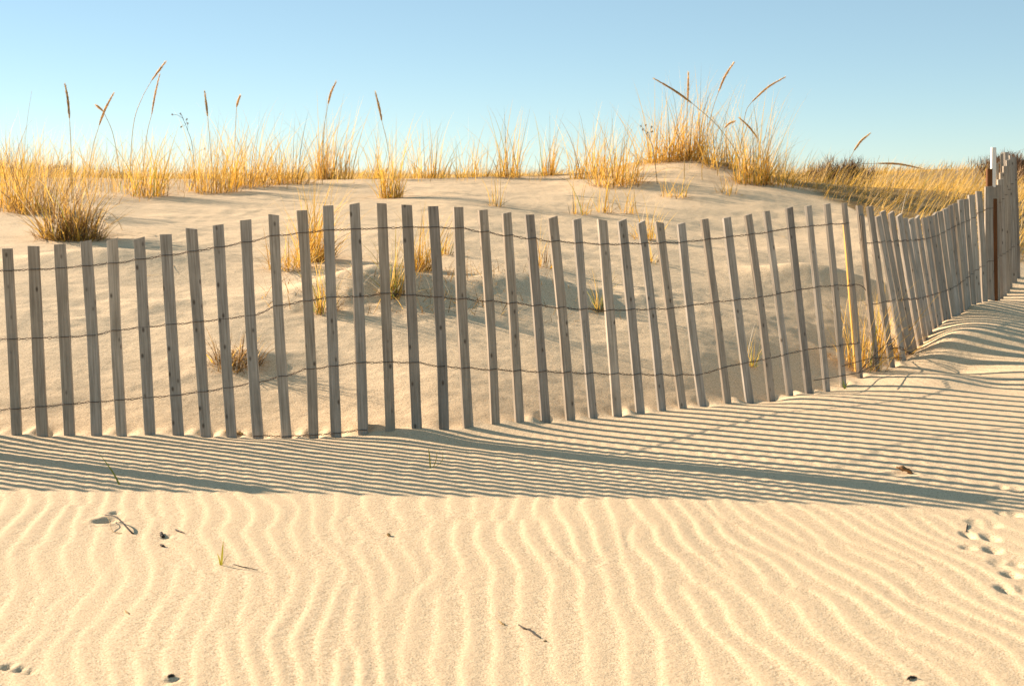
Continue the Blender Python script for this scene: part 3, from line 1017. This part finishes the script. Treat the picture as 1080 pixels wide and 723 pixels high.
# ------------------------------------------------------------------ seed stalks
def seed_stalk(stem_px, head_px, label, Y=8.9, fat=.015, group='seed stalks of dune grass', dark=1.0):
    """stem_px runs from the foot up to the head, head_px from there to the tip"""
    Y = 5.24 + (Y - 5.24) * 2.05 if Y < 9.5 else Y + 3.4
    fp = P(stem_px[0][0], stem_px[0][1], Y)
    gz = ground(fp[0], fp[1])
    root = np.array([fp[0], fp[1], gz])
    T = thing('grass_stalk', root, label, 'grass stalk', group)
    pts = [root - np.array([0, 0, .03])] + [P(a, c, Y) for a, c in stem_px if P(a, c, Y)[2] > gz + .02] + [P(head_px[0][0], head_px[0][1], Y)]
    path = smooth_path(pts, 22) - root
    V, Fc = tube(path, np.linspace(.0034, .0022, 22), 5)
    col = np.ones((len(V), 4)); col[:, :3] = np.array((0.50, 0.36, 0.13))
    mesh_obj('stem', V, Fc, M_HEAD, T, True, col)
    fat *= 1.05
    hp = smooth_path([P(a, c, Y) for a, c in head_px], 30) - root
    s = np.linspace(0, 1, 30)
    prof = fat * np.sin(np.pi * np.clip(s * .93 + .05, 0, 1)) ** .6 * (1 - .35 * s)
    V, Fc = tube(hp, prof * .62, 7)
    V = list(V); C = []
    for v in V:
        C.append((*(np.array((0.66, 0.42, 0.15)) * random.uniform(.7, 1.1) * dark), 1))
    # spikelets: short pointed scales lying along the spike
    tg = np.gradient(hp, axis=0); tg /= np.linalg.norm(tg, axis=1)[:, None]
    for k in range(230):
        i = random.randrange(0, 29)
        a = np.cross(tg[i], (0.2, 0.9, 0.1)); a /= np.linalg.norm(a); bb = np.cross(tg[i], a)
        w = random.uniform(0, 2 * math.pi)
        out = math.cos(w) * a + math.sin(w) * bb
        side = np.cross(out, tg[i])
        c = hp[i] + out * prof[i] * .5
        l = random.uniform(.014, .028)
        o = len(V)
        V += [c - side * .002, c + side * .002, c + tg[i] * l + out * random.uniform(.002, .014)]
        Fc.append((o, o + 1, o + 2))
        cc = np.array((0.80, 0.55, 0.22)) * random.uniform(.7, 1.25) * dark
        C += [(*cc, 1)] * 3
    mesh_obj('seed_head', V, Fc, M_HEAD, T, False, C)
    return T


seed_stalk([(76, 205), (75, 160)], [(73.3, 125), (71.5, 105), (68.6, 88.7)], 'tall straight stalk with a dark upright head at far left', 8.0, dark=.7)
seed_stalk([(93, 186), (98, 155)], [(104.6, 132), (111, 115), (120.3, 97.6)], 'stalk leaning right with a slanting head, crossed by a short nodding one', 8.6)
seed_stalk([(126, 180), (119, 141)], [(109.3, 118), (105, 114), (101.8, 111.4)], 'curved stalk with a short nodding brown head', 8.7, .013)
seed_stalk([(137, 182), (141, 130), (150, 103)], [(160, 85), (168, 74), (174.8, 65)], 'arching stalk whose slim head reaches highest of all at left', 8.7, .012)
seed_stalk([(150.8, 182), (155, 142)], [(160, 120.5), (163.5, 100), (168.5, 78)], 'stalk with a slim upright head just right of the arching one', 8.8, .012)
seed_stalk([(224, 186), (221.5, 150)], [(219, 122.5), (217.5, 110), (215.8, 96.5)], 'straight stalk with a dark upright head left of the short tan one', 8.8, dark=.7)
seed_stalk([(247.6, 180), (248, 145)], [(249.5, 113), (251, 107), (253, 101.5)], 'straight stalk with a short tan head', 8.9, .014)
seed_stalk([(340, 182), (341, 141)], [(346, 110), (349, 98), (354.5, 86)], 'upright stalk with a tan head bent slightly right', 8.9)
seed_stalk([(413, 192), (409, 155)], [(402.8, 127.5), (399.5, 112), (395.9, 97)], 'stalk slanting left with a dark brown head, alone in mid crest', 8.7, dark=.75)
seed_stalk([(786, 188), (775, 158), (755, 131)], [(729.5, 108.6), (712, 96), (689.4, 82.6)], 'long stalk slanting far left over the mound with a long dark head', 8.6, .016, dark=.75)
seed_stalk([(722, 168), (724, 135)], [(725.3, 108), (725.8, 92), (726, 76)], 'thin upright stalk with a slim head above the mound', 8.7, .014)
seed_stalk([(741, 168), (751, 118)], [(758, 96.5), (765, 80), (774.3, 65.8)], 'tall stalk leaning right with a tan head, highest above the mound', 8.7, .015)
seed_stalk([(778, 184), (783, 140), (787, 117)], [(793.5, 107), (810, 92), (828.6, 81)], 'stalk with a long tan head slanting right towards open sky', 8.7, .014)
seed_stalk([(806, 190), (805, 165)], [(799.4, 146), (790, 134), (779.5, 124)], 'low stalk with a brown head slanting left, right of the mound', 8.7, .013, dark=.85)
seed_stalk([(757, 174), (760, 150)], [(764, 135), (769, 130.5), (774.5, 128)], 'low stalk with a small tan head among the mound grass', 8.8, .010)
seed_stalk([(884, 196), (892, 177)], [(900.7, 159), (908, 149), (917.3, 141)], 'stalk with a tan head slanting right above the golden slope', 9.6, .016)
seed_stalk([(882, 198), (892, 180), (905, 173.5)], [(926, 172.3), (948, 173), (973, 178)], 'stalk bent flat with its head lying level above the golden slope', 9.6, .016)


def plain_stalk(pts_px, label, Y, r=.0022, col=(0.45, 0.36, 0.2)):
    Y = 5.24 + (Y - 5.24) * 2.05 if Y < 9.5 else Y + 3.4
    fp = P(pts_px[0][0], pts_px[0][1], Y); gz = ground(fp[0], fp[1])
    root = np.array([fp[0], fp[1], gz])
    pts = [root - (0, 0, .03)] + [P(a, c, Y) for a, c in pts_px[1:]]
    V, Fc = tube(smooth_path(pts, 24) - root, np.linspace(r, r * .4, 24), 5)
    C = np.ones((len(V), 4)); C[:, :3] = col
    o = mesh_obj('grass_stalk', V, Fc, M_HEAD, None, True, C)
    o.location = root
    return tag(o, label, 'grass stalk', 'bare stalks')


plain_stalk([(24, 190), (26, 160), (29, 125), (33.5, 96)], 'thin bare pale stalk at the far left edge of the sky', 8.6)
plain_stalk([(921, 192), (924, 176), (928, 164)], 'short bare stalk standing above the golden slope near the level head', 9.6, .003)
plain_stalk([(95, 226), (100, 222), (118, 226), (128, 240), (133, 262)], 'long pale blade arching from the brown clump down to the fence top', 7.2, .0035, (0.62, 0.5, 0.3))


# dead flowering weeds with branching heads
def weed(stem, twigs, label, Y, col=(0.17, 0.11, 0.055)):
    Y = 5.24 + (Y - 5.24) * 2.05 if Y < 9.5 else Y + 3.4
    fp = P(stem[0][0], stem[0][1], Y); gz = ground(fp[0], fp[1])
    root = np.array([fp[0], fp[1], gz])
    T = thing('dead_weed', root, label, 'weed', 'dead flowering weeds')
    pts = [root - (0, 0, .03)] + [P(a, c, Y) for a, c in stem[1:]]
    V, Fc = tube(smooth_path(pts, 20) - root, np.linspace(.003, .0015, 20), 5)
    for a, c in twigs:
        v, f = tube(smooth_path([P(*a, Y), P((a[0] + c[0]) / 2, (a[1] + c[1]) / 2 - 1.5, Y), P(*c, Y)], 8) - root, .0013, 4)
        o = len(V); V = list(V) + list(v); Fc += [tuple(i + o for i in q) for q in f]
    C = np.ones((len(V), 4)); C[:, :3] = col
    mesh_obj('stem', V, Fc, M_HEAD, T, True, C)
    for a, c in twigs:
        V, Fc, C = [], [], []
        e = P(*c, Y) - root
        for k in range(16):
            d = np.array([random.gauss(0, 1) for _ in range(3)]); d /= np.linalg.norm(d)
            s = np.cross(d, (0.3, 0.8, 0.5)); s /= np.linalg.norm(s)
            l = random.uniform(.006, .014)
            o = len(V)
            V += [e + d * .002 - s * .002, e + d * .002 + s * .002, e + d * l + s * .002, e + d * l - s * .002]
            Fc.append((o, o + 1, o + 2, o + 3)); C += [(*(np.array(col) * random.uniform(.7, 1.5)), 1)] * 4
        mesh_obj('flower_head', V, Fc, M_HEAD, T, False, C)


weed([(206, 178), (203, 155), (197, 135), (191, 121)],
     [((193, 125), (182, 121)), ((194, 127), (190, 120)), ((196, 131), (197, 126)), ((195, 133), (191, 134)), ((198, 138), (198, 130)), ((202, 160), (200, 158)), ((205, 165), (216, 157))],
     'dark dead weed curving left with tiny seed pods beside the straight dark seed stalk', 8.9)
weed([(694, 172), (689, 158), (685, 147), (681, 140)],
     [((684, 145), (676, 133)), ((683, 143), (681, 132)), ((685, 146), (687, 134)), ((686, 148), (688, 139)), ((683, 143), (678, 137)), ((686, 148), (683, 140))],
     'dead weed with a brown clustered flower head left of the mound grass', 8.6)

# ------------------------------------------------------------------ shrubs on the back dunes
def shrub(px, Y, w, h, label, n_tw=900, col=(0.20, 0.115, 0.055), lift=0.0):
    X = (px - 540) / F_PX * Y * 1.0
    root = np.array([X, Y, ground(X, Y) + lift])
    T = thing('bare_shrub', root, label, 'shrub', 'bare shrubs on the back dunes')
    V, Fc = [], []
    tips = []
    for k in range(26):
        a = random.uniform(0, 2 * math.pi); r = random.uniform(.1, 1)
        e = np.array([math.cos(a) * r * w / 2, math.sin(a) * r * w / 2, h * random.uniform(.55, .95) * (1 - .45 * r * r)])
        st = e * np.array((.35, .35, 0)) - np.array((0, 0, .15))
        midp = (st + e) / 2 + np.array([random.gauss(0, .06) * w, random.gauss(0, .06) * w, h * .1])
        v, f = tube(smooth_path([st, midp, e], 8), np.linspace(.02, .006, 8), 4)
        o = len(V); V += list(v); Fc += [tuple(i + o for i in q) for q in f]
        tips.append((st, midp, e))
    C = [(*(np.array(col) * random.uniform(.7, 1.2)), 1) for _ in V]
    mesh_obj('branch', V, Fc, M_SHRUB, T, True, C)
    nB = n_tw
    ii = RNG.integers(0, len(tips), nB)
    fr = RNG.uniform(.25, 1, nB)[:, None]
    st = np.array([t[0] for t in tips])[ii]; en = np.array([t[2] for t in tips])[ii]; md = np.array([t[1] for t in tips])[ii]
    base = st * (1 - fr) ** 2 + 2 * md * fr * (1 - fr) + en * fr ** 2
    base += RNG.normal(0, .05, (nB, 3)) * np.array((w, w, h))
    k = RNG.uniform(.5, 1.7, nB)[:, None]
    c0 = np.array(col) * k; c1 = np.array(col) * k * 1.35
    Vv, q, t, Cc = blades(base, RNG.random(nB) * 6.28, np.abs(RNG.normal(.4, .4, nB)), RNG.normal(.2, .4, nB), h * RNG.uniform(.15, .42, nB), .012 * RNG.uniform(.6, 1.5, nB) * max(.7, Y / 25), c0, c1, K=2)
    fast_mesh('twigs', Vv, q, t, Cc, M_SHRUB, T)


shrub(882, 21.0, 1.1, .55, 'dark brown bare shrub poking above the golden slope left of the level seed head', 3600, (0.13, 0.075, 0.04))
shrub(1062, 26, 2.0, .52, 'large dark brown bare shrub behind the tall end of the fence', 4200, (0.13, 0.075, 0.04))
shrub(1110, 24, 2.0, .5, 'dark bare shrub at the right edge behind the end of the fence', 2500)
shrub(108, 24, 1.0, .34, 'low brown shrub on the horizon at left below the slanting seed heads', 1200)
shrub(60, 27, 1.4, .30, 'low reddish brown shrub on the horizon near the left edge', 1200, (0.12, 0.06, 0.035))
shrub(6, 22, .7, .42, 'rusty brown shrub on the horizon at the left edge', 900, (0.16, 0.06, 0.03))

# ------------------------------------------------------------------ small things on the sand
def bits(name, pts_px, r, mat, label, cat, lift=.0, sides=6, group=None, arch=0.0):
    pp = [hit(a, c) for a, c in pts_px]
    o0 = pp[0]
    pp = smooth_path(pp, 18)
    s = np.linspace(0, 1, 18)
    pp[:, 2] += lift + arch * np.sin(np.pi * s)
    rad = r * (0.5 + .5 * np.sin(np.pi * np.clip(s * .9 + .08, 0, 1))) * (1 + .25 * np.sin(s * 23 + r * 999))
    V, Fc = tube(pp - o0, rad, sides)
    o = mesh_obj(name, V, Fc, mat, None, True)
    o.location = o0
    return tag(o, label, cat, group)


# bent reed half buried at left: thick end arched out of the sand and a thin frayed end
p0 = hit(109.5, 545); p1 = hit(138, 562)
up = p0 + np.array([0, 0, .015])
T = thing('broken_reed', p0, 'dark broken reed sticking out of the rippled sand at lower left', 'reed')
V, Fc = tube(smooth_path([P(110.5, 542.5, p0[1] - .01), (up + p1) / 2 + (0, 0, .012), p1 + np.array([0, 0, .004]), p1 + np.array([.03, -.01, -.02])], 20) - p0, np.linspace(.0018, .0028, 20), 6)
mesh_obj('stem', V, Fc, M_REED, T, True)
V, Fc = tube(smooth_path([P(111, 543, p0[1] - .01), hit(115, 552) + (0, 0, .012), hit(118, 560) + (0, 0, .003), hit(124, 563) + (0, 0, .003), hit(129, 563.5) + (0, 0, .003)], 20) - p0, .0009, 5)
mesh_obj('leaf', V, Fc, M_TAN, T, True)

bits('seaweed_scrap', [(170, 563), (171, 566.5), (174, 567.5)], .005, M_DARK, 'largest dark scrap right of the broken reed, upper of a close pair', 'debris', .003, group='dark scraps right of the broken reed')
bits('seaweed_scrap', [(169, 575), (172, 576.5), (174, 576.8)], .0035, M_DARK, 'dark scrap right of the broken reed, lower of a close pair', 'debris', .002, group='dark scraps right of the broken reed')
bits('seaweed_scrap', [(185, 559.5), (188, 561), (194, 562.5)], .0026, M_DARK, 'thin dark scrap lying farthest right of the broken reed', 'debris', .002, group='dark scraps right of the broken reed')
bits('seaweed_scrap', [(409, 564), (411, 566)], .004, M_TAN, 'tiny lone tan scrap on the ripples just past the shadow edge in mid picture', 'debris', .003)
bits('seaweed_strand', [(526, 655), (530, 658), (533, 660)], .0024, M_TAN, 'short yellowish strand at the upper end of the dashed line on the ripples', 'seaweed', .001, group='strands of dry seaweed')
bits('seaweed_strand', [(547, 659.5), (553, 663), (558, 665), (565, 670), (570, 673)], .0026, M_DARK, 'long dark strand in the middle of the dashed line on the ripples', 'seaweed', .0008, group='strands of dry seaweed')
bits('seaweed_strand', [(573, 676), (577, 676.5)], .0022, M_TAN, 'tiny strand at the lower end of the dashed line on the ripples', 'seaweed', .001, group='strands of dry seaweed')
bits('seaweed_scrap', [(957, 717.5), (961, 715.2), (967, 716.5)], .003, M_DARK, 'small black hooked scrap at the bottom edge of the picture', 'debris', .003)
bits('seaweed_scrap', [(177, 716), (181, 714.5), (184, 714)], .0035, M_DARK, 'small black scrap in a pit at the bottom left of the picture', 'debris', .002)
bits('seaweed_scrap', [(132, 645), (136, 648)], .002, M_TAN, 'faint tan speck on the ripples at lower left', 'debris', .001)
bits('twig', [(246, 596), (254, 598), (262, 600), (272, 602)], .0012, M_DARK, 'thin dark twig lying beside the green sprout', 'twig', .002)
bits('twig', [(1019, 561), (1020.5, 553)], .0022, M_DARK, 'short dark twig beside the footprints at right', 'twig', .002)
bits('seaweed_scrap', [(238, 457), (246, 456.5), (256, 459)], .008, M_TAN, 'tan scrap of dry seaweed caught at the foot of a slat at left', 'seaweed', .006)

# dry curled leaf on its little heap of sand at right
p = hit(952, 498)
V, Fc = [], []
nu, nv = 9, 6
for i in range(nu):
    for j in range(nv):
        u = i / (nu - 1); v = j / (nv - 1) - .5
        wdt = .034 * math.sin(math.pi * (u * .9 + .05)) ** .7
        V.append((-.03 + u * .075, v * wdt, -.004 + .020 * (1 - u) + .5 * wdt * (2 * v) ** 2 + .004 * math.sin(u * 14 + v * 6)))
for i in range(nu - 1):
    for j in range(nv - 1):
        a = i * nv + j
        Fc.append((a, a + 1, a + nv + 1, a + nv))
o = mesh_obj('dry_leaf', V, Fc, M_HUSK, None, True)
o.location = p
o.rotation_euler = (0, 0, -.5)
o.scale = (.72, .72, .72)
so = o.modifiers.new('thick', 'SOLIDIFY'); so.thickness = .003
tag(o, 'curled brown dry leaf lying among the fence shadows at right', 'leaf')


def sprout(px, py, bl, label, group=None):
    """single green blades given as pixel polylines"""
    p = hit(px, py)
    V, Q, Tt, C = [], [], [], []
    for pts, w, col in bl:
        path = smooth_path([p + (0, 0, -.01)] + [P(a, c, p[1] + dy) for a, c, dy in pts], 9)
        path[0] = path[0]
        for i, q in enumerate(path):
            ww = w * (1 - (i / 8) ** 2) / 2 + .0002
            V += [q - (ww, 0, 0), q + (ww, 0, 0)]; C += [(*col, 1)] * 2
        o = len(V) - 18
        Q += [(o + 2 * i, o + 2 * i + 1, o + 2 * i + 3, o + 2 * i + 2) for i in range(8)]
    return tag(fast_mesh('sprout', np.array(V), np.array(Q), np.zeros((0, 3), int), np.array(C), M_GRASS, origin=p), label, 'sprout', group)


YG = (0.36, 0.32, 0.04)
sprout(233, 596, [([(234.5, 582, 0), (235.5, 570, 0.01)], .0055, YG), ([(231, 588, 0), (229, 583, 0)], .0035, YG), ([(238, 588, .02), (246, 580, .06)], .0016, (.3, .22, .1))], 'small yellow green sprout standing alone on the bright ripples', 'sprouts')
sprout(454, 493, [([(453, 480, 0), (451.5, 471, 0)], .004, YG), ([(459, 488, 0), (461, 476, 0)], .003, YG), ([(466, 486, 0), (467, 477, 0)], .002, YG)], 'thin yellow sprouts standing in the striped shadow below mid fence', 'sprouts')
sprout(127.5, 511, [([(121, 501, .01), (113, 489, .02), (103.5, 476.5, .03)], .006, (0.13, 0.16, 0.035))], 'single green blade slanting left in the striped shadow at left', 'sprouts')
sprout(891, 410, [([(890, 404, 0), (888, 399, 0)], .006, (.12, .15, .03)), ([(893, 405, 0), (896, 401, 0)], .004, (.12, .15, .03)), ([(889, 406, 0), (885, 402, 0)], .004, (.12, .15, .03))], 'tiny dark green sprout at the foot of a slat left of the yellow post', 'sprouts')
